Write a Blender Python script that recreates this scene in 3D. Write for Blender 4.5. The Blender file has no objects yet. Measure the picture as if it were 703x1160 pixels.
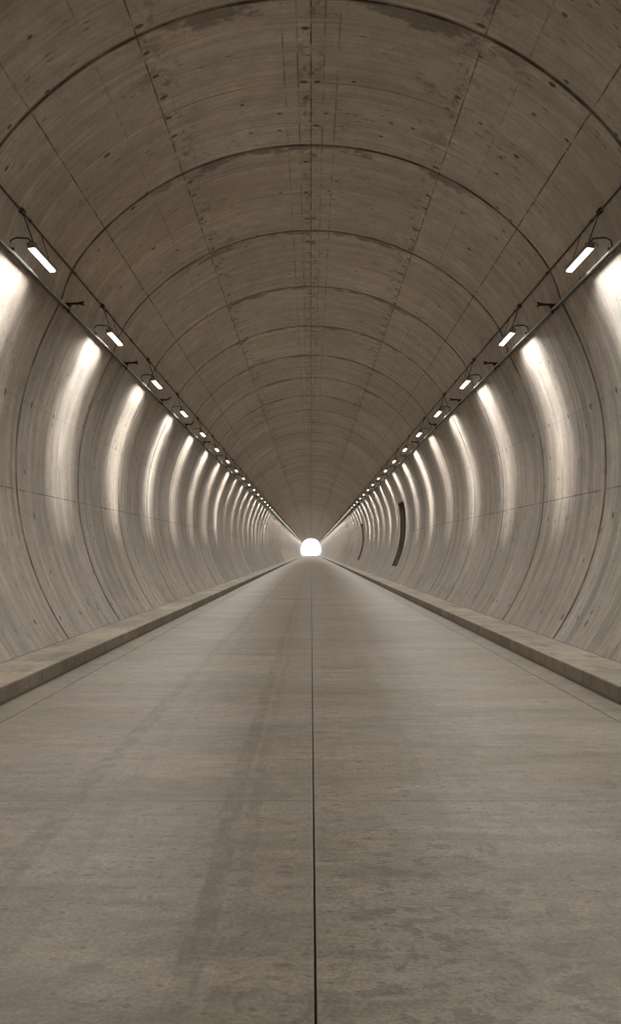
import bpy, bmesh, math, random
from mathutils import Vector, Matrix
random.seed(7)
C = bpy.context.scene.collection
PI = math.pi

# ------------------------------------------------------------------ measurements (metres)
S = 69.4                 # profile units per metre
CAM_H = 1.60
F_PX = 1100.0
VPX, VPY = 352.0, 625.4
RING = 4.22              # length of one cast lining ring
RING0 = 15.85            # distance of one ring joint
Y0, Y1 = -24.0, 488.0    # tunnel ends
CZ = CAM_H + 112 / S     # centre height of the profile
PROFILE = [(0, 349), (20, 348.5), (37.7, 346), (50, 342.5), (55, 337.5), (59, 331.5), (70, 330.5), (81, 332.5),
           (91.5, 334), (102, 337), (112, 340), (126.6, 345), (131, 346.5), (136, 348)]
LAMP0, LAMP_STEP = 13.55, 5.03
LAMP_X, LAMP_Z = 3.745, CAM_H + 4.08
SPLIT = 59.0             # degrees from the crown: vault above, walls below
A_END = 132.5
KERB_X, KERB_H = 3.24, 0.19
GUT_X = 2.905


def radius(a):
    a = abs(a)
    P = PROFILE
    for i in range(len(P) - 1):
        if a <= P[i + 1][0]:
            a0, r0 = P[i]; a1, r1 = P[i + 1]
            m0 = (P[i + 1][1] - P[max(i - 1, 0)][1]) / (P[i + 1][0] - P[max(i - 1, 0)][0]) if i else 0
            j = min(i + 2, len(P) - 1)
            m1 = (P[j][1] - P[i][1]) / (P[j][0] - P[i][0])
            h = a1 - a0; t = (a - a0) / h
            return ((2*t**3 - 3*t*t + 1) * r0 + (t**3 - 2*t*t + t) * h * m0
                    + (-2*t**3 + 3*t*t) * r1 + (t**3 - t*t) * h * m1) / S
    return P[-1][1] / S


def prof(a, off=0.0):
    """point of the lining at a degrees from the crown (positive = right), pushed outward by off"""
    r = radius(a) + off
    return r * math.sin(math.radians(a)), CZ + r * math.cos(math.radians(a))


ARC = [0.0]
for k in range(1, 1361):
    p, q = prof((k - 1) / 10), prof(k / 10)
    ARC.append(ARC[-1] + math.hypot(p[0] - q[0], p[1] - q[1]))


def arc(a):
    k = abs(a) * 10; i = min(int(k), 1359)
    v = ARC[i] + (ARC[i + 1] - ARC[i]) * (k - i)
    return v if a >= 0 else -v


# ------------------------------------------------------------------ tags
def tag(o, label=None, cat=None, group=None, kind=None):
    if label: o['label'] = label
    if cat: o['category'] = cat
    if group: o['group'] = group
    if kind: o['kind'] = kind
    return o


# ------------------------------------------------------------------ node helpers
class G:
    def __init__(self, name):
        self.m = bpy.data.materials.new(name); self.m.use_nodes = True
        self.t = self.m.node_tree; self.n = self.t.nodes; self.n.clear()
        self.out = self.n.new('ShaderNodeOutputMaterial')
        self.b = self.n.new('ShaderNodeBsdfPrincipled')
        self.t.links.new(self.b.outputs[0], self.out.inputs[0])

    def put(self, sock, v):
        if isinstance(v, bpy.types.NodeSocket): self.t.links.new(v, sock)
        else: sock.default_value = v

    def M(self, op, a, b=0.0, c=0.0, clamp=False):
        n = self.n.new('ShaderNodeMath'); n.operation = op; n.use_clamp = clamp
        for i, v in enumerate((a, b, c)): self.put(n.inputs[i], v)
        return n.outputs[0]

    def add(self, a, b): return self.M('ADD', a, b)
    def sub(self, a, b): return self.M('SUBTRACT', a, b)
    def mul(self, a, b): return self.M('MULTIPLY', a, b)
    def mx(self, a, b): return self.M('MAXIMUM', a, b)

    def ramp(self, v, lo, hi, to0=0.0, to1=1.0):
        n = self.n.new('ShaderNodeMapRange'); n.interpolation_type = 'SMOOTHSTEP'
        self.put(n.inputs['Value'], v)
        n.inputs['From Min'].default_value = lo; n.inputs['From Max'].default_value = hi
        n.inputs['To Min'].default_value = to0; n.inputs['To Max'].default_value = to1
        return n.outputs[0]

    def line(self, d, w, soft):            # 1 on the line, 0 away from it
        return self.ramp(d, w, w + soft, 1.0, 0.0)

    def vec(self, x, y, z=0.0):
        n = self.n.new('ShaderNodeCombineXYZ')
        for i, v in enumerate((x, y, z)): self.put(n.inputs[i], v)
        return n.outputs[0]

    def noise(self, u, v, su, sv, detail=3, rough=0.55, z=0.0, dist=0.0):
        n = self.n.new('ShaderNodeTexNoise')
        self.put(n.inputs['Vector'], self.vec(self.mul(u, su), self.mul(v, sv), z))
        n.inputs['Scale'].default_value = 1.0; n.inputs['Detail'].default_value = min(detail, 5) - 1
        n.inputs['Roughness'].default_value = rough; n.inputs['Distortion'].default_value = dist
        return n.outputs[0]

    def white(self, x, y):
        n = self.n.new('ShaderNodeTexWhiteNoise'); n.noise_dimensions = '2D'
        self.put(n.inputs['Vector'], self.vec(x, y)); return n.outputs['Value']

    def voro(self, u, v, su, sv):
        n = self.n.new('ShaderNodeTexVoronoi'); n.voronoi_dimensions = '2D'
        self.put(n.inputs['Vector'], self.vec(self.mul(u, su), self.mul(v, sv)))
        n.inputs['Scale'].default_value = 1.0
        s = self.n.new('ShaderNodeSeparateColor'); self.t.links.new(n.outputs['Color'], s.inputs[0])
        return n.outputs['Distance'], s.outputs[0]

    def mix(self, f, a, b):
        n = self.n.new('ShaderNodeMix'); n.data_type = 'RGBA'
        self.put(n.inputs[0], f)
        for i, v in ((6, a), (7, b)): self.put(n.inputs[i], v if isinstance(v, bpy.types.NodeSocket) else (*v, 1))
        return n.outputs[2]

    def scale_col(self, col, f):
        n = self.n.new('ShaderNodeVectorMath'); n.operation = 'SCALE'
        self.put(n.inputs[0], col); self.put(n.inputs['Scale'], f); return n.outputs[0]

    def uv(self):
        n = self.n.new('ShaderNodeUVMap'); n.uv_map = 'UVMap'
        s = self.n.new('ShaderNodeSeparateXYZ'); self.t.links.new(n.outputs[0], s.inputs[0])
        return s.outputs[0], s.outputs[1]

    def bump(self, h, strength, dist):
        n = self.n.new('ShaderNodeBump'); n.inputs['Strength'].default_value = strength
        n.inputs['Distance'].default_value = dist; self.put(n.inputs['Height'], h)
        self.t.links.new(n.outputs[0], self.b.inputs['Normal'])

    def done(self, col=None, rough=0.6, spec=0.5, metal=0.0):
        if col is not None: self.put(self.b.inputs['Base Color'], col if isinstance(col, bpy.types.NodeSocket) else (*col, 1))
        self.put(self.b.inputs['Roughness'], rough)
        self.b.inputs['Specular IOR Level'].default_value = spec
        self.b.inputs['Metallic'].default_value = metal
        return self.m


CONC = (0.450, 0.408, 0.360)
DIRT = (0.125, 0.100, 0.073)


def mat_lining(vault):
    g = G('vault_concrete' if vault else 'wall_concrete'); u, v = g.uv(); av = g.M('ABSOLUTE', v)
    t = g.M('DIVIDE', g.sub(u, RING0), RING)
    rid = g.M('FLOOR', t); fr = g.M('FRACT', t)
    after = g.mul(fr, RING)                                   # metres past the last joint
    dj = g.mul(g.M('PINGPONG', t, 0.5), RING)                 # metres from the nearest joint
    side = g.M('SIGN', v)
    wob = g.noise(u, v, 0.9, 0.9, 3)
    # tone
    big = g.noise(u, v, 0.22, 0.35, 4, 0.6)
    streak = g.noise(u, v, 3.2, 0.16, 5, 0.65, 3.1, 0.15)
    fine = g.noise(u, v, 22, 0.55, 4, 0.65, 7.7)
    grain = g.noise(u, v, 28, 28, 4, 0.7, 1.3)
    mot = g.noise(u, v, 3.0, 2.6, 6, 0.72, 17.0)
    panel = g.white(g.add(rid, 0.37), g.add(g.M('FLOOR', g.M('DIVIDE', v, 2.1)), 0.71))
    ringt = g.white(g.add(rid, 0.13), side)
    val = g.ramp(big, 0.25, 0.75, 0.86, 1.12)
    val = g.mul(val, g.ramp(streak, 0.25, 0.75, *((0.86, 1.12) if vault else (0.70, 1.22))))
    val = g.mul(val, g.ramp(fine, 0.25, 0.75, 0.84, 1.12))
    val = g.mul(val, g.ramp(mot, 0.28, 0.72, 0.86, 1.11))
    val = g.mul(val, g.ramp(grain, 0.25, 0.75, 0.90, 1.09))
    val = g.mul(val, g.add(0.94, g.mul(panel, 0.12)))
    val = g.mul(val, g.add(0.95, g.mul(ringt, 0.10)))
    warm = g.noise(u, v, 0.5, 0.12, 4, 0.6, 9.0)
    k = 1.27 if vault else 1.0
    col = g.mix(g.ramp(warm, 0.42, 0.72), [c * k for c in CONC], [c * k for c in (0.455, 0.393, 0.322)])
    col = g.scale_col(col, val)
    # dirt mask
    jn = g.noise(u, v, 1.0, 1.6, 4, 0.65, 5.0)
    d = g.mul(g.line(dj, 0.024, 0.05), g.ramp(jn, 0.3, 0.6, 0.45, 0.92))
    d = g.mx(d, g.mul(g.line(dj, 0.02, 0.4), g.ramp(g.noise(u, v, 2.5, 0.7, 5, 0.7, 2.2), 0.50, 0.78, 0.0, 0.30)))
    # damp patches behind the joints of the vault
    if vault:
      bn = g.noise(u, v, 1.5, 1.05, 5, 0.72, 11.0)
      blot = g.mul(g.ramp(g.add(bn, g.mul(after, -0.30)), 0.42, 0.52), g.mul(g.line(after, 0.30, 0.30), g.line(av, 2.2, 1.2)))
      d = g.mx(d, g.mul(blot, 0.62))
      bn2 = g.noise(u, v, 0.9, 0.8, 6, 0.75, 15.0)
      d = g.mx(d, g.mul(g.mul(g.ramp(bn2, 0.58, 0.66), g.line(g.M('ABSOLUTE', g.sub(av, 1.9)), 0.25, 0.5)), 0.40))
    # half-ring form lines, and thirds
    hl = g.M('ABSOLUTE', g.sub(fr, 0.5))
    d = g.mx(d, g.mul(g.line(g.mul(hl, RING), 0.005, 0.014), g.ramp(wob, 0.35, 0.65, 0.2, 0.75)))
    for q, s_ in ((0.13, 0.45), (0.29, 0.34), (0.80, 0.4)):
        hq = g.mul(g.M('ABSOLUTE', g.sub(fr, q)), RING)
        d = g.mx(d, g.mul(g.line(hq, 0.003, 0.022), g.ramp(g.noise(u, v, 0.7, 0.55, 3, 0.6, q * 90), 0.45, 0.68, 0.0, s_)))
    # long seams
    brk = g.noise(u, v, 2.6, 5.0, 4, 0.7, 4.0)
    for a, w, s_ in (((0, 0.006, 0.95), (24.6, 0.004, 0.95), (42.5, 0.004, 0.9)) if vault else ((97, 0.005, 0.75), (79.5, 0.003, 0.3))):
        dv = g.M('ABSOLUTE', g.sub(av, arc(a)))
        d = g.mx(d, g.mul(g.line(dv, w, 0.012), g.ramp(brk, 0.36, 0.58, 0.25 * s_, s_)))
    for a, s_ in ((0.18, 0.55), (0.37, 0.5), (2.75, 0.3)) if vault else ():
        dv = g.M('ABSOLUTE', g.sub(av, a))
        d = g.mx(d, g.mul(g.line(dv, 0.003, 0.018), g.ramp(g.noise(u, v, 2.2, 1.3, 5, 0.7, a * 30), 0.40, 0.60, 0.0, s_ + .1)))
    # spread of dirt beside the crown seam and the shoulder seams
    for a, w, s_ in ((0.0, 0.05, 0.5), (arc(24.6) - 0.12, 0.06, 0.45)) if vault else ():
        dv = g.M('ABSOLUTE', g.sub(av, a))
        d = g.mx(d, g.mul(g.line(dv, w, 0.22), g.ramp(g.noise(u, v, 2.8, 4.5, 6, 0.75, 20 + a), 0.50, 0.64, 0.0, s_ + .12)))
    # tie holes in rows
    for a, per, off, s_ in (((0.09, RING / 3, 0.35, 0.95), (arc(24.6) - 0.06, RING / 7, 0.6, 0.9), (arc(36), RING / 2, 0.9, 0.95)) if vault else
                            ((arc(79.5), RING / 3, 0.5, 0.9), (arc(102), RING / 3, 0.2, 0.85), (arc(123), RING / 3, 0.8, 0.9))):
        du = g.mul(g.M('PINGPONG', g.M('DIVIDE', g.add(u, off), per), 0.5), per)
        keep = g.M('GREATER_THAN', g.white(g.M('FLOOR', g.add(g.M('DIVIDE', g.add(u, off), per), 0.5)), g.add(side, a)), 0.35)
        jit = g.mul(g.sub(wob, 0.5), 0.3)
        dv = g.M('ABSOLUTE', g.sub(g.add(av, jit), a))
        rr = g.M('SQRT', g.add(g.mul(du, du), g.mul(g.mul(dv, dv), 0.6)))
        d = g.mx(d, g.mul(g.mul(g.line(rr, 0.030, 0.022), keep), s_))
    # scattered pits and drips
    vd, vr = g.voro(u, v, 1.9, 1.5)
    d = g.mx(d, g.mul(g.mul(g.line(vd, 0.04, 0.035), g.M('GREATER_THAN', vr, 0.86)), 0.85))
    vd2, vr2 = g.voro(u, v, 9, 3.2)
    clump = g.ramp(g.noise(u, v, 0.8, 0.8, 3, 0.6, 31), 0.46, 0.58)
    d = g.mx(d, g.mul(g.mul(g.mul(g.line(vd2, 0.10, 0.1), g.M('GREATER_THAN', vr2, 0.72)), clump), 0.6))
    if not vault:
      hair = g.noise(u, v, 14, 0.22, 3, 0.5, 63)
      d = g.mx(d, g.mul(g.line(g.M('ABSOLUTE', g.sub(hair, 0.5)), 0.004, 0.012), g.ramp(g.noise(u, v, 1.3, 0.9, 3, 0.6, 67), 0.46, 0.64, 0.0, 0.38)))
    dark = (0.100, 0.079, 0.057)
    col = g.mix(d, col, dark)
    hgt = g.add(g.mul(fine, 0.35), g.add(g.mul(grain, 0.35), g.sub(g.mul(streak, 0.5), g.mul(d, 0.9))))
    g.bump(hgt, 0.28, 0.012)
    rough = g.add(0.46, g.add(g.mul(streak, 0.12), g.mul(d, 0.25)))
    return g.done(col, rough, 0.38)


def mat_road():
    g = G('road_slab_concrete'); x, y = g.uv()
    big = g.noise(x, y, 0.35, 0.5, 5, 0.6)
    band = g.noise(x, y, 0.55, 2.4, 5, 0.68, 3.0)
    band2 = g.noise(x, y, 3.0, 12.0, 4, 0.65, 6.0)
    grain = g.noise(x, y, 45, 45, 4, 0.75, 8.0)
    mott = g.noise(x, y, 7, 9, 5, 0.7, 12.0)
    val = g.ramp(big, 0.28, 0.72, 0.86, 1.12)
    val = g.mul(val, g.ramp(band, 0.28, 0.72, 0.80, 1.14))
    val = g.mul(val, g.ramp(band2, 0.28, 0.72, 0.93, 1.05))
    val = g.mul(val, g.ramp(grain, 0.28, 0.72, 0.74, 1.22))
    val = g.mul(val, g.ramp(mott, 0.28, 0.72, 0.84, 1.12))
    t = g.M('DIVIDE', g.sub(y, 6.24), 5.5)
    slab = g.white(g.add(g.M('FLOOR', t), 0.3), g.M('SIGN', x))
    val = g.mul(val, g.add(0.95, g.mul(slab, 0.10)))
    col = g.mix(g.ramp(g.noise(x, y, 0.6, 0.6, 4, 0.6, 21), 0.4, 0.7), (0.388, 0.342, 0.284), (0.384, 0.326, 0.254))
    col = g.scale_col(col, val)
    wob = g.noise(x, y, 1.2, 0.5, 4, 0.6, 17)
    xs = g.add(x, g.mul(g.sub(g.noise(x, y, 0.0, 0.13, 3, 0.5, 2), 0.5), 0.25))
    # seams
    d = g.mul(g.line(g.M('ABSOLUTE', g.sub(x, 0.0165)), 0.004, 0.006), 0.92)
    dt = g.mul(g.M('PINGPONG', t, 0.5), 5.5)
    d = g.mx(d, g.mul(g.line(dt, 0.006, 0.014), g.ramp(wob, 0.35, 0.6, 0.2, 0.55)))
    # worn wheel tracks
    for a, w, s_ in ((-1.54, 0.05, 0.32), (-1.25, 0.03, 0.18), (-0.50, 0.035, 0.34), (-0.36, 0.02, 0.22), (1.15, 0.1, 0.14), (0.72, 0.06, 0.14)):
        dv = g.M('ABSOLUTE', g.sub(xs, a))
        d = g.mx(d, g.mul(g.line(dv, w * 1.3, 0.025), g.ramp(g.noise(x, y, 9, 3.5, 5, 0.72, a * 9), 0.38, 0.60, 0.2 * s_, s_ * 1.2)))
    # patch of damp stains right of the centre joint
    mask = g.mul(g.line(g.M('ABSOLUTE', g.sub(x, 0.62)), 0.25, 0.5), g.line(g.M('ABSOLUTE', g.sub(y, 4.3)), 0.8, 1.4))
    st = g.noise(x, y, 6.5, 8.0, 6, 0.72, 41)
    d = g.mx(d, g.mul(g.mul(g.ramp(st, 0.51, 0.58), mask), 0.46))
    m2 = g.line(g.M('ABSOLUTE', g.sub(x, 0.12)), 0.03, 0.16)
    d = g.mx(d, g.mul(g.mul(g.ramp(g.noise(x, y, 5, 7, 5, 0.7, 44), 0.50, 0.62), m2), 0.32))
    # broom dashes and pits
    vd, vr = g.voro(g.add(x, g.mul(mott, 0.15)), g.add(y, g.mul(grain, 0.04)), 4.2, 6.5)
    dash = g.mul(g.mul(g.line(vd, 0.08, 0.10), g.M('GREATER_THAN', vr, 0.62)), g.ramp(g.noise(x, y, 1.1, 1.1, 3, 0.6, 51), 0.40, 0.60, 0.1, 1.0))
    d = g.mx(d, g.mul(dash, 0.48))
    vd2, vr2 = g.voro(x, g.add(y, g.mul(mott, 0.1)), 11, 15)
    d = g.mx(d, g.mul(g.mul(g.line(vd2, 0.10, 0.14), g.M('GREATER_THAN', vr2, 0.76)), 0.5))
    dgl = g.M('ABSOLUTE', g.sub(g.mul(g.add(x, 1.09), 0.798), g.mul(g.sub(y, 3.42), 0.602)))
    d = g.mx(d, g.mul(g.mul(g.line(dgl, 0.035, 0.02), g.line(g.M('ABSOLUTE', g.sub(y, 3.5)), 0.38, 0.08)), g.ramp(g.noise(x, y, 9, 9, 4, 0.7, 55), 0.35, 0.6, 0.08, 0.28)))
    # dirt along the kerb
    ed = g.ramp(g.M('ABSOLUTE', x), 2.5, 3.24)
    d = g.mx(d, g.mul(g.mul(g.ramp(g.noise(x, y, 2.0, 1.5, 5, 0.7, 61), 0.42, 0.65), ed), 0.45))
    # big dark sweeps
    d = g.mx(d, g.mul(g.ramp(g.noise(x, y, 0.45, 1.4, 5, 0.7, 71), 0.50, 0.68), 0.32))
    # one ring-shaped skid mark left of the joint
    ddx = g.add(x, 0.17); ddy = g.sub(y, 3.45)
    rr = g.M('SQRT', g.add(g.mul(ddx, ddx), g.mul(g.mul(ddy, ddy), 0.8)))
    rings = g.line(g.M('PINGPONG', rr, 0.045), 0.010, 0.012)
    d = g.mx(d, g.mul(g.mul(rings, g.mul(g.line(rr, 0.20, 0.05), g.ramp(rr, 0.07, 0.1))), g.ramp(g.noise(x, y, 6, 6, 3, 0.6, 81), 0.38, 0.6, 0.05, 0.42)))
    col = g.mix(d, col, (0.115, 0.092, 0.066))
    g.bump(g.add(g.mul(grain, 0.5), g.add(g.mul(dash, 0.5), g.sub(g.mul(mott, 0.4), g.mul(d, 0.6)))), 0.35, 0.010)
    return g.done(col, g.add(0.32, g.mul(band, 0.20)), 0.5)


def mat_kerb():
    g = G('kerb_concrete'); u, v = g.uv()          # u along the tunnel, v across (top > 0, face < 0)
    big = g.noise(u, v, 0.5, 1.3, 5, 0.65)
    grain = g.noise(u, v, 40, 40, 4, 0.7, 4)
    st = g.noise(u, v, 2.2, 0.35, 5, 0.7, 7)
    val = g.mul(g.ramp(big, 0.28, 0.72, 0.78, 1.15), g.mul(g.ramp(grain, 0.28, 0.72, 0.87, 1.12), g.ramp(st, 0.28, 0.72, 0.82, 1.12)))
    col = g.scale_col(g.mix(g.ramp(g.noise(u, v, 0.8, 2, 4, 0.6, 11), 0.42, 0.68), (0.40, 0.352, 0.292), (0.40, 0.332, 0.245)), val)
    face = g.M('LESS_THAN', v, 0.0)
    t = g.M('DIVIDE', u, 0.7)
    dj = g.mul(g.M('PINGPONG', t, 0.5), 0.7)
    dt = g.mul(g.M('PINGPONG', g.M('DIVIDE', u, 5.6), 0.5), 5.6)
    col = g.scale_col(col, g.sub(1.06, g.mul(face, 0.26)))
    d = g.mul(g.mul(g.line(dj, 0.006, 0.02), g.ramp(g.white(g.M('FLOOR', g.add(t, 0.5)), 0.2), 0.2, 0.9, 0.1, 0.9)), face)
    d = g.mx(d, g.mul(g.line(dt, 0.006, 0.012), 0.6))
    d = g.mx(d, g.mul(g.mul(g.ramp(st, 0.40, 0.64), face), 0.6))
    d = g.mx(d, g.mul(g.ramp(g.noise(u, v, 1.1, 2.2, 5, 0.72, 17), 0.5, 0.68), 0.45))
    d = g.mx(d, g.mul(g.line(g.M('ABSOLUTE', g.add(v, KERB_H)), 0.015, 0.05), 0.6))      # splash line at the road
    d = g.mx(d, g.mul(g.ramp(v, 0.62, 0.78), 0.5))                                        # silt at the wall foot
    d = g.mx(d, g.mul(g.line(g.M('ABSOLUTE', g.sub(v, 0.700)), 0.012, 0.025), 0.85))
    pid = g.white(g.M('FLOOR', g.M('DIVIDE', u, 1.4)), 0.5)
    col = g.scale_col(col, g.add(0.86, g.mul(pid, 0.28)))
    col = g.mix(d, col, (0.10, 0.078, 0.050))
    g.bump(g.sub(g.mul(grain, 0.5), g.mul(d, 0.6)), 0.35, 0.010)
    return g.done(col, 0.6, 0.35)


def mat_plain(name, col, rough, metal=0.0, spec=0.5, vary=0.25):
    g = G(name)
    n = g.n.new('ShaderNodeTexCoord'); s = g.n.new('ShaderNodeSeparateXYZ'); g.t.links.new(n.outputs['Object'], s.inputs[0])
    nz = g.noise(s.outputs[0], s.outputs[1], 18, 6, 4, 0.65)
    c = g.scale_col(g.mix(0.0, col, col), g.ramp(nz, 0.3, 0.7, 1 - vary, 1 + vary))
    return g.done(c, rough, spec, metal)


def mat_emit(name, col, strength):
    g = G(name); g.b.inputs['Emission Color'].default_value = (*col, 1)
    g.b.inputs['Emission Strength'].default_value = strength
    g.m.cycles.emission_sampling = 'NONE'      # the beams below carry the light of each lamp
    return g.done((0.8, 0.8, 0.8), 0.4)


LIN, VAULT, ROAD, KERB = mat_lining(False), mat_lining(True), mat_road(), mat_kerb()
SHADE_DARK = mat_plain('shade_dark_concrete', (0.17, 0.135, 0.10), 0.8, vary=0.3)  # concrete darkened so the unlit depth of the recesses is in its colour
STEEL = mat_plain('dark_painted_steel', (0.035, 0.030, 0.026), 0.5, 0.3)
PIPE = mat_plain('weathered_conduit', (0.06, 0.052, 0.045), 0.45, 0.4)
GALV = mat_plain('galvanised_pipe', (0.50, 0.48, 0.45), 0.38, 0.6)
CABLE = mat_plain('black_cable', (0.05, 0.043, 0.037), 0.6)
HOUS = mat_plain('lamp_housing_grey', (0.30, 0.28, 0.255), 0.45, 0.2)
LENS = mat_emit('lit_lamp_diffuser', (1.0, 0.965, 0.905), 3.0)


# ------------------------------------------------------------------ mesh helpers
def link(name, me, mat, parent=None):
    o = bpy.data.objects.new(name, me); C.objects.link(o)
    if mat is not None and not me.materials: me.materials.append(mat)
    if parent: o.parent = parent
    return o


def bm_mesh(name, bm, smooth=False):
    bmesh.ops.recalc_face_normals(bm, faces=bm.faces)
    me = bpy.data.meshes.new(name); bm.to_mesh(me); bm.free()
    for p in me.polygons: p.use_smooth = smooth
    return me


def grid_mesh(name, rows, cols, fn, uvfn, skip=None, smooth=True, sharp=None):
    vs = [fn(a, y) for y in rows for a in cols]
    n = len(cols); fs = []; uv = []
    for i in range(len(rows) - 1):
        for j in range(n - 1):
            if skip and skip(rows[i], rows[i + 1], cols[j], cols[j + 1]): continue
            fs.append((i*n + j, i*n + j + 1, (i+1)*n + j + 1, (i+1)*n + j))
            uv += [uvfn(cols[j], rows[i]), uvfn(cols[j+1], rows[i]), uvfn(cols[j+1], rows[i+1]), uvfn(cols[j], rows[i+1])]
    me = bpy.data.meshes.new(name); me.from_pydata(vs, [], fs)
    l = me.uv_layers.new(name='UVMap')
    for k, c in enumerate(uv): l.data[k].uv = c
    for p in me.polygons: p.use_smooth = smooth
    ne = [False] * len(me.edges)
    if sharp:
        for e in me.edges:
            p, q = e.vertices
            if p // n == q // n and sharp(rows[p // n]): ne[e.index] = True
        me.edges.foreach_set('use_edge_sharp', ne)
    me.update(); return me


def bx(bm, c, size, rot=None, bev=0.0):
    r = bmesh.ops.create_cube(bm, size=1.0)
    M = Matrix.Translation(c) @ (rot.to_4x4() if rot else Matrix()) @ Matrix.Diagonal((*size, 1))
    bmesh.ops.transform(bm, matrix=M, verts=r['verts'])
    if bev:
        es = list({e for v in r['verts'] for e in v.link_edges})
        bmesh.ops.bevel(bm, geom=es, offset=bev, segments=2, affect='EDGES', profile=0.6)


def tube(bm, pts, r, seg=10, cap=True):
    pts = [Vector(p) for p in pts]; rings = []
    for i, p in enumerate(pts):
        d = (pts[min(i+1, len(pts)-1)] - pts[max(i-1, 0)]).normalized()
        up = Vector((0, 0, 1)) if abs(d.z) < 0.9 else Vector((1, 0, 0))
        a = d.cross(up).normalized(); b = a.cross(d).normalized()
        rr = r[i] if isinstance(r, (list, tuple)) else r
        rings.append([bm.verts.new(p + rr * (math.cos(2*PI*k/seg) * a + math.sin(2*PI*k/seg) * b)) for k in range(seg)])
    for i in range(len(rings) - 1):
        for k in range(seg):
            bm.faces.new((rings[i][k], rings[i][(k+1) % seg], rings[i+1][(k+1) % seg], rings[i+1][k]))
    if cap:
        bm.faces.new(rings[0]); bm.faces.new(rings[-1][::-1])


# ------------------------------------------------------------------ the lining
NICHES = [(49.2, 52.2), (88.0, 91.0)]
NA0, NA1 = 78.0, 118.5         # degrees from the crown: head and sill of the niches
rows = []
k0 = math.ceil((Y0 - RING0) / RING)
y = RING0 + k0 * RING
GROOVE = {}
def putrow(v, g):
    rows.append(v); GROOVE[v] = g
SHARP = set(); SH = lambda v: v in SHARP
putrow(Y0, 0)
while y < Y1 - 0.5:
    for dy, gdep in ((-0.022, 0), (-0.014, 0.025), (0.014, 0.025), (0.022, 0)):
        putrow(y + dy, gdep); SHARP.add(y + dy)
    for q in (0.33, 0.66): putrow(y + RING * q, 0)
    y += RING
putrow(Y1, 0)
for a, b in NICHES:
    for v in (a, b):
        putrow(v, 0)
rows = sorted(set(rows))


def cols(a0, a1, extra=()):
    n = max(2, round((a1 - a0) / 1.6)); c = [a0 + (a1 - a0) * i / n for i in range(n + 1)]
    for e in extra:
        j = min(range(1, n), key=lambda i: abs(c[i] - e)); c[j] = e
    return c


def lin_pt(a, y):
    x, z = prof(a, GROOVE[y]); return (x, y, z)


lin_uv = lambda a, y: (y, arc(a))
tag(link('ceiling', grid_mesh('ceiling', rows, cols(-SPLIT, SPLIT), lin_pt, lin_uv, sharp=SH), VAULT), kind='structure')
tag(link('wall_left', grid_mesh('wall_left', rows, cols(-A_END, -SPLIT), lin_pt, lin_uv, sharp=SH), LIN), kind='structure')
inn = lambda y0, y1, a0, a1: a0 >= NA0 - .01 and a1 <= NA1 + .01 and any(y0 >= n0 - .001 and y1 <= n1 + .001 for n0, n1 in NICHES)
tag(link('wall_right', grid_mesh('wall_right', rows, cols(SPLIT, A_END, (NA0, NA1)), lin_pt, lin_uv, inn, sharp=SH), LIN), kind='structure')

# niches: deep recesses behind the openings of the right wall
for i, (n0, n1) in enumerate(NICHES):
    bm = bmesh.new(); D = 1.6
    aa = [c for c in cols(SPLIT, A_END, (NA0, NA1)) if NA0 - .01 <= c <= NA1 + .01]
    front = [prof(a) for a in aa]; xb = max(p[0] for p in front) + D
    V = {}
    for yk in (n0, n1):
        V[yk] = [(bm.verts.new((p[0], yk, p[1])), bm.verts.new((xb, yk, p[1]))) for p in front]
        for j in range(len(front) - 1):
            bm.faces.new((V[yk][j][0], V[yk][j][1], V[yk][j+1][1], V[yk][j+1][0]))
    A, B = V[n0], V[n1]
    for j in range(len(front) - 1): bm.faces.new((A[j][1], B[j][1], B[j+1][1], A[j+1][1]))
    bm.faces.new((A[0][0], B[0][0], B[0][1], A[0][1])); bm.faces.new((A[-1][0], B[-1][0], B[-1][1], A[-1][1]))
    o = link('wall_niche', bm_mesh('wall_niche', bm), SHADE_DARK)
    tag(o, ('tall dark recess in the right wall, the nearer and larger of the two',
            'thin dark slit of a recess far down the right wall')[i], 'recess', kind='structure')

# unseen cap added behind the viewer to keep daylight out of the tunnel
bm = bmesh.new()
ring = [bm.verts.new((prof(a)[0], Y0, prof(a)[1])) for a in [-A_END + i * 2 * A_END / 80 for i in range(81)]]
bm.faces.new(ring)
tag(link('daylight_cap_back', bm_mesh('daylight_cap_back', bm), SHADE_DARK), kind='structure')

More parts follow.
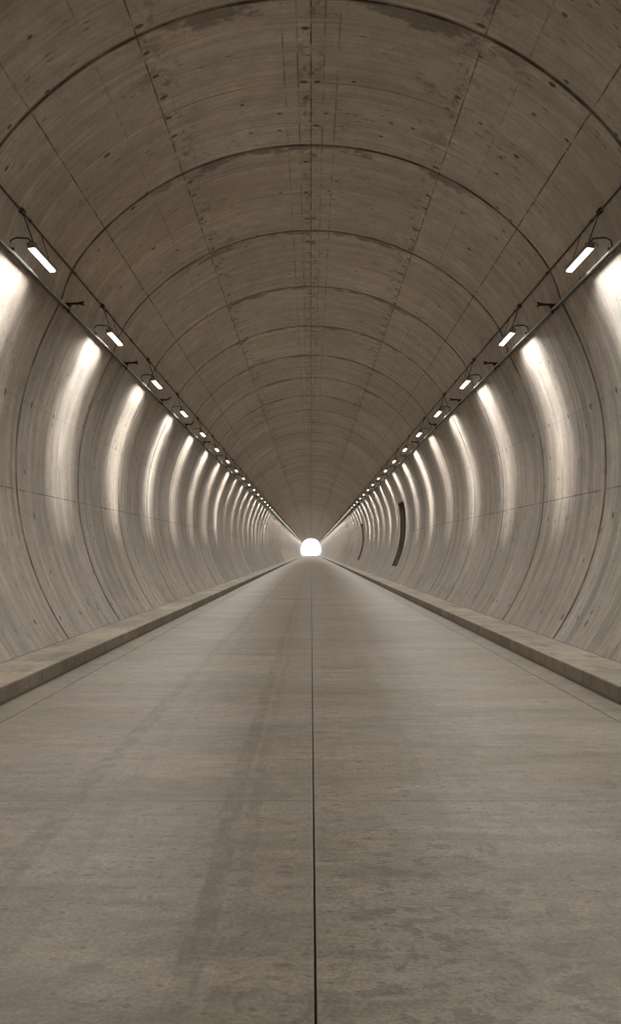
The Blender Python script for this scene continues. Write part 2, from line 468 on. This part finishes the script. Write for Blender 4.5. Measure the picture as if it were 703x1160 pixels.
# ------------------------------------------------------------------ road, gutters, kerbs
ry = [Y0 + (Y1 - Y0) * i / 60 for i in range(61)]
fy = sorted(set(ry))
jw = 0.0050; jx = 0.0165
fx = [-GUT_X + 0.006, -1.5, jx - jw, jx - jw + .001, jx + jw - .001, jx + jw, 1.5, GUT_X - 0.006]
fz = {fx[3]: -0.015, fx[4]: -0.015}
tag(link('floor', grid_mesh('floor', fy, fx, lambda x, y: (x, y, fz.get(x, 0.0)), lambda x, y: (x, y), smooth=False), ROAD), kind='structure')
for s, nm in ((-1, 'left'), (1, 'right')):
    gx = [GUT_X - 0.006, GUT_X - 0.004, GUT_X + 0.004, GUT_X + 0.006, KERB_X + 0.02]
    gz = {gx[1]: -0.015, gx[2]: -0.015}
    tag(link('gutter_floor_' + nm, grid_mesh('gutter_' + nm, fy, gx, lambda x, y: (s * x, y, gz.get(x, 0.0)),
        lambda x, y: (s * x, y + 37.3), smooth=False), ROAD), kind='structure')
    # kerb and its walkway: face, rounded nose, top running under the lining
    kx = [(KERB_X, -0.02, -KERB_H - .02), (KERB_X, KERB_H - 0.02, -0.02), (KERB_X + .006, KERB_H - .006, -0.004),
          (KERB_X + .02, KERB_H, 0.016), (4.25, KERB_H, 1.01)]
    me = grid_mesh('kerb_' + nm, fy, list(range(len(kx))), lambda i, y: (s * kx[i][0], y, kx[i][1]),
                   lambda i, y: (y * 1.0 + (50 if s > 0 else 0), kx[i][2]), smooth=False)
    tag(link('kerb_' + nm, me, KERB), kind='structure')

# ground outside the far portal
me = grid_mesh('ground', [Y1, Y1 + 60, Y1 + 160], [-60, -8, 8, 60], lambda x, y: (x, y, -0.01), lambda x, y: (x, y), smooth=False)
tag(link('ground', me, ROAD), kind='structure')
# portal collar: thickness of the lining at its far end
pa = cols(-A_END, A_END)
me = grid_mesh('trim_portal', [0, 1, 2], pa, lambda a, k: (prof(a, (0, .7, .7)[k])[0], (Y1, Y1, Y1 - 3)[k], prof(a, (0, .7, .7)[k])[1]),
               lambda a, k: (Y1 + k, arc(a)))
tag(link('trim_portal', me, LIN), kind='structure')

# ------------------------------------------------------------------ service lines
EA = 59.0
ex, ez = prof(EA)                       # where the wall meets the vault
ua = 52.6
ux, uz = prof(ua)
nrm = lambda a: (-math.sin(math.radians(a)), -math.cos(math.radians(a)))   # inward
px_, pz_ = ex + nrm(EA)[0] * 0.040, ez + nrm(EA)[1] * 0.040
tx_, tz_ = px_ - 0.066, pz_ - 0.030
cx_, cz_ = ux + nrm(ua)[0] * 0.022, uz + nrm(ua)[1] * 0.022
SIDE = {-1: 'left', 1: 'right'}
for s in (-1, 1):
    w = SIDE[s]
    root = bpy.data.objects.new('conduit_pipe', None); C.objects.link(root); root.location = (0, Y0, 0)
    tag(root, f'dark conduit pipe running along the top edge of the {w} wall under the lamps', 'pipe', 'conduits along the wall tops')
    bm = bmesh.new(); n = 120
    tube(bm, [(s * px_, (Y1 - Y0) * i / n, pz_) for i in range(n + 1)], 0.030, 12)
    link('pipe', bm_mesh('conduit_pipe', bm, True), PIPE, root)
    cm = None
    for k in range(48):                 # saddles and couplings
        yy = 11.0 + k * LAMP_STEP - Y0
        if cm is None:
            bm = bmesh.new(); tube(bm, [(0, -.06, 0), (0, .06, 0)], 0.037, 12)
            bx(bm, (s * .03, 0, .02), (.09, .04, .03)); cm = bm_mesh('coupling', bm)
        c = link('coupling', cm, STEEL, root); c.location = (s * px_, yy, pz_)
    bm = bmesh.new()
    tube(bm, [(s * tx_, Y0 + (Y1 - Y0) * i / n, tz_) for i in range(n + 1)], 0.016, 8)
    tag(link('thin_pipe', bm_mesh('thin_pipe', bm, True), GALV),
        f'thin bare metal pipe just above the dark conduit on the {w} wall', 'pipe', 'thin pipes above the conduits')
    root = bpy.data.objects.new('power_cable', None); C.objects.link(root); root.location = (0, Y0, 0)
    tag(root, f'black power cable strung along the vault above the {w} row of lamps', 'cable', 'cables above the lamp rows')
    bm = bmesh.new(); pts = []
    for i in range(int((Y1 - Y0) / 1.25)):
        sag = 0.012 * (i % 2) + random.uniform(-.004, .004)
        pts.append((s * (cx_ - sag * .3), i * 1.25, cz_ - sag))
    pts.append((s * cx_, Y1 - Y0, cz_))
    tube(bm, pts, 0.013, 8); link('cable', bm_mesh('power_cable', bm, True), CABLE, root)
    cm = None
    for k in range(70):
        yy = 8.4 + k * 2.515 - Y0
        if cm is None:
            bm = bmesh.new(); bx(bm, (0, 0, 0.004), (.044, .045, .04), bev=.006); bx(bm, (0, 0, .0), (.028, .10, .028), bev=.005); cm = bm_mesh('cable_clip', bm)
        c = link('cable_clip', cm, STEEL, root); c.location = (s * cx_, yy, cz_); c.rotation_euler = (0, s * math.radians(ua), 0)

# ------------------------------------------------------------------ lamps
LL, LW, LH = 1.10, 0.082, 0.060
EXTRA = LAMP_Z

def lamp_meshes(s):
    """meshes in lamp space: origin at the lamp centre, x>0 is towards the right wall for s=1"""
    d = {}
    tilt = Matrix.Rotation(math.radians(s * 7), 3, 'Y')
    bm = bmesh.new()
    bx(bm, (0, 0, LH * .5 + .004), (LW + .02, LL + .02, LH), tilt, 0.012)
    bx(bm, (0, 0, LH + .018), (LW * .6, LL * .7, .03), tilt, 0.008)
    d['housing'] = (bm_mesh('housing', bm), HOUS)
    bm = bmesh.new(); bx(bm, (0, 0, -.006), (LW, LL, .022), tilt, 0.004); d['diffuser'] = (bm_mesh('diffuser', bm), LENS)
    bm = bmesh.new(); bx(bm, (0, 0, LH * .5), (LW + .026, .03, LH + .02), tilt, 0.008); d['end_cap'] = (bm_mesh('end_cap', bm), HOUS)
    # arm from the near end of the housing out to the conduit
    lx, lz = s * (px_ - LAMP_X), pz_ - LAMP_Z
    ye = -LL / 2 + .05
    bm = bmesh.new()
    tube(bm, [(0, ye, LH + .02), (s * .05, ye, LH + .075), (lx - s * .10, ye, LH + .085), (lx - s * .03, ye, LH + .05), (lx - s * .01, ye, lz + .03)], .011, 8)
    d['support_arm'] = (bm_mesh('support_arm', bm, True), STEEL)
    bm = bmesh.new(); tube(bm, [(lx, ye - .025, lz), (lx, ye + .025, lz)], .038, 12); bx(bm, (lx - s * .05, ye, lz + .02), (.05, .04, .035), None, .006)
    d['clamp'] = (bm_mesh('clamp', bm), STEEL)
    # hanger from the cable on the vault
    hx, hz = s * (cx_ - LAMP_X), cz_ - LAMP_Z
    bm = bmesh.new(); tube(bm, [(0, ye + .10, LH + .02), (hx * .5, ye + .08, (hz + LH) * .5), (hx, ye, hz)], .008, 8)
    bx(bm, (0, ye + .10, LH + .03), (.06, .07, .03), None, .006)
    d['hanger'] = (bm_mesh('hanger', bm), STEEL)
    bm = bmesh.new()
    tube(bm, [(0, LL / 2 - .15, LH + .02), (hx * .5, LL / 2 - .15, (hz + LH) * .5), (hx, LL / 2 - .15, hz)], .005, 6)
    d['stay_wire'] = (bm_mesh('stay_wire', bm), STEEL)
    bm = bmesh.new(); bx(bm, (hx, ye, hz), (.075, .11, .06), Matrix.Rotation(s * math.radians(ua), 3, 'Y'), .01); d['junction_box'] = (bm_mesh('junction_box', bm), STEEL)
    return d


# photometry: one broad beam down to the road, two narrow ones that graze the wall
BEAMS = []
for nm, aim, spread, watts in (('broad', -3, 165, 54.0), ('grazing', 60, 80, 11.5), ('washing', 30, 35, 27.0)):
    L = bpy.data.lights.new('lamp_beam_' + nm, 'AREA'); L.shape = 'RECTANGLE'; L.size = 0.09; L.size_y = 1.05
    L.energy = watts; L.spread = math.radians(spread); L.color = (1.0, 0.968, 0.92); BEAMS.append((L, aim))


# lamps so far off that their stripes on the wall run together carry one beam each
FAR = bpy.data.lights.new('lamp_beam_far', 'AREA'); FAR.shape = 'RECTANGLE'; FAR.size = 0.09; FAR.size_y = 1.05
FAR.energy = 90.0; FAR.spread = math.radians(160); FAR.color = (1.0, 0.968, 0.92)


def add_beams(o, s, far):
    for L, aim in ([(FAR, 8)] if far else BEAMS):
        b = bpy.data.objects.new('lamp_beam', L); C.objects.link(b); b.parent = o
        b.location = (0, 0, -0.03); b.rotation_euler = (0, -s * math.radians(aim), 0)


ORD = ['nearest', 'second', 'third', 'fourth', 'fifth', 'sixth', 'seventh', 'eighth', 'ninth', 'tenth', 'eleventh', 'twelfth',
       'thirteenth', 'fourteenth', 'fifteenth', 'sixteenth', 'seventeenth', 'eighteenth', 'nineteenth', 'twentieth']
NL = int((Y1 - 3 - LAMP0) / LAMP_STEP)
BEHIND = 2
for s in (-1, 1):
    w = SIDE[s]; ms = lamp_meshes(s)
    proto = bpy.data.objects.new('tunnel_lamp', None); C.objects.link(proto); proto.empty_display_size = .2
    link('housing', *ms['housing'], proto); link('diffuser', *ms['diffuser'], proto)
    for q in (-1, 1):
        o = link('end_cap', *ms['end_cap'], proto); o.location = (0, q * LL / 2, 0)
    arm = link('support_arm', *ms['support_arm'], proto); link('clamp', *ms['clamp'], arm)
    link('stay_wire', *ms['stay_wire'], proto); hg = link('hanger', *ms['hanger'], proto); link('junction_box', *ms['junction_box'], hg)
    # far lamp: the same shapes in one mesh
    bm = bmesh.new(); far = bpy.data.meshes.new('far_lamp'); mats = [HOUS, LENS, STEEL]
    for key in ('housing', 'diffuser', 'support_arm', 'clamp', 'hanger', 'junction_box'):
        n0 = len(bm.faces); bm.from_mesh(ms[key][0]); bm.faces.ensure_lookup_table()
        for f in bm.faces[n0:]: f.material_index = mats.index(ms[key][1])
    bm.to_mesh(far); bm.free()
    for m in mats: far.materials.append(m)
    for k in range(-BEHIND, NL + 1):
        if k == 0: o = proto
        elif 0 < k < 26:
            o = proto.copy(); C.objects.link(o)
            for ch in [q for q in proto.children if q.type == 'MESH']:
                c = ch.copy(); C.objects.link(c); c.parent = o
                for g2 in ch.children:
                    e = g2.copy(); C.objects.link(e); e.parent = c
        else:
            o = bpy.data.objects.new('tunnel_lamp', far); C.objects.link(o)
        add_beams(o, s, k > 27)
        o.location = (s * LAMP_X, LAMP0 + k * LAMP_STEP, LAMP_Z)
        if k < 0:
            lab = f'lit strip lamp off the {w} wall, out of view behind the viewer'
        elif k == 0:
            lab = f'largest and nearest lit strip lamp of the row hung off the {w} wall'
        elif k < len(ORD):
            lab = f'lit strip lamp off the {w} wall, {ORD[k]} in its row from the near end'
        else:
            lab = f'tiny lit strip lamp in the far string along the {w} wall towards the bright portal'
        tag(o, lab, 'lamp', f'strip lamps along the {w} wall')

# ------------------------------------------------------------------ hanger brackets between the lamps
for s in (-1, 1):
    w = SIDE[s]
    def arm_mesh(kind):
        bm = bmesh.new()
        if kind == 0:     # straight arm with a forked end
            tube(bm, [(0, 0, .02), (-s * .07, 0, .042), (-s * .14, -.01, .048), (-s * .27, -.02, .050)], [.028, .025, .021, .021], 8)
            tube(bm, [(-s * .27, -.02, .050), (-s * .315, -.02, .085)], .017, 8)
            tube(bm, [(-s * .27, -.02, .050), (-s * .315, -.02, .020)], .017, 8)
            bx(bm, (-s * .26, -.02, .050), (.045, .05, .05), None, .008)
        else:             # bent arm with an upturned end
            tube(bm, [(0, 0, .02), (-s * .07, 0, .045), (-s * .15, .0, .035), (-s * .24, 0, .055), (-s * .30, 0, .12)], [.028, .025, .021, .019, .016], 8)
            bx(bm, (-s * .15, 0, .037), (.05, .04, .035), None, .006)
        return bm_mesh('arm', bm, False)
    bm = bmesh.new(); tube(bm, [(0, -.035, 0), (0, .035, 0)], .042, 12)
    bx(bm, (-s * .045, 0, .025), (.11, .08, .07), None, .012); bx(bm, (-s * .06, 0, -.05), (.04, .04, .11), None, .006)
    clampm = bm_mesh('pipe_clamp', bm)
    bm = bmesh.new(); tube(bm, [(-s * .06, -.055, -.075), (-s * .06, .055, -.075)], .022, 8); boltm = bm_mesh('bolt', bm)
    arms = [arm_mesh(0), arm_mesh(1)]
    farb = []
    for a in arms:
        bm = bmesh.new()
        for m in (a, clampm, boltm): bm.from_mesh(m)
        me = bpy.data.meshes.new('far_bracket'); bm.to_mesh(me); bm.free(); me.materials.append(STEEL); farb.append(me)
    for k in range(0, NL):
        kind = (1 if k in (2, 3, 6, 9, 11) else 0) if s < 0 else (1 if k in (3, 5, 8, 10) else 0)
        if k < 14:
            o = bpy.data.objects.new('pipe_bracket', None); C.objects.link(o)
            link('arm', arms[kind], STEEL, o); cl = link('pipe_clamp', clampm, STEEL, o); link('bolt', boltm, STEEL, cl)
        else:
            o = bpy.data.objects.new('pipe_bracket', farb[kind]); C.objects.link(o)
        o.location = (s * px_, LAMP0 + (k + .5) * LAMP_STEP + random.uniform(-.05, .05), pz_)
        if k == 0: lab = f'largest and nearest black bracket arm clamped to the conduit on the {w} wall'
        elif k < 14: lab = f'black bracket arm on the {w} conduit between its {ORD[k] if k else ""} and {ORD[k+1]} lamps'
        else: lab = f'tiny black bracket on the far {w} conduit, lost among the distant lamps'
        tag(o, lab, 'bracket', f'brackets along the {w} conduit')

# ------------------------------------------------------------------ daylight beyond the portal
W = bpy.data.worlds.new('World'); bpy.context.scene.world = W; W.use_nodes = True
bg = W.node_tree.nodes['Background']
bg.inputs[0].default_value = (0.74, 0.86, 1.0, 1); bg.inputs[1].default_value = 14.0

# ------------------------------------------------------------------ camera
cam = bpy.data.cameras.new('camera'); co = bpy.data.objects.new('camera', cam); C.objects.link(co)
co.location = (0, 0, CAM_H); co.rotation_euler = (PI / 2, 0, 0)
cam.sensor_fit = 'AUTO'; cam.sensor_width = 36.0; cam.lens = 36.0 * F_PX / 1160
cam.shift_x = -(VPX - 351.5) / 1160; cam.shift_y = (VPY - 580.0) / 1160
cam.clip_start = 0.05; cam.clip_end = 2000
sc = bpy.context.scene; sc.camera = co
vs = sc.view_settings; vs.view_transform = 'Standard'; vs.look = 'None'; vs.gamma = 1.0; vs.use_curve_mapping = False
vs.exposure = 0.07
sc.cycles.use_adaptive_sampling = False
sc.cycles.sample_clamp_direct = 25.0; sc.cycles.sample_clamp_indirect = 4.0
sc.cycles.diffuse_bounces = 5; sc.cycles.max_bounces = 8
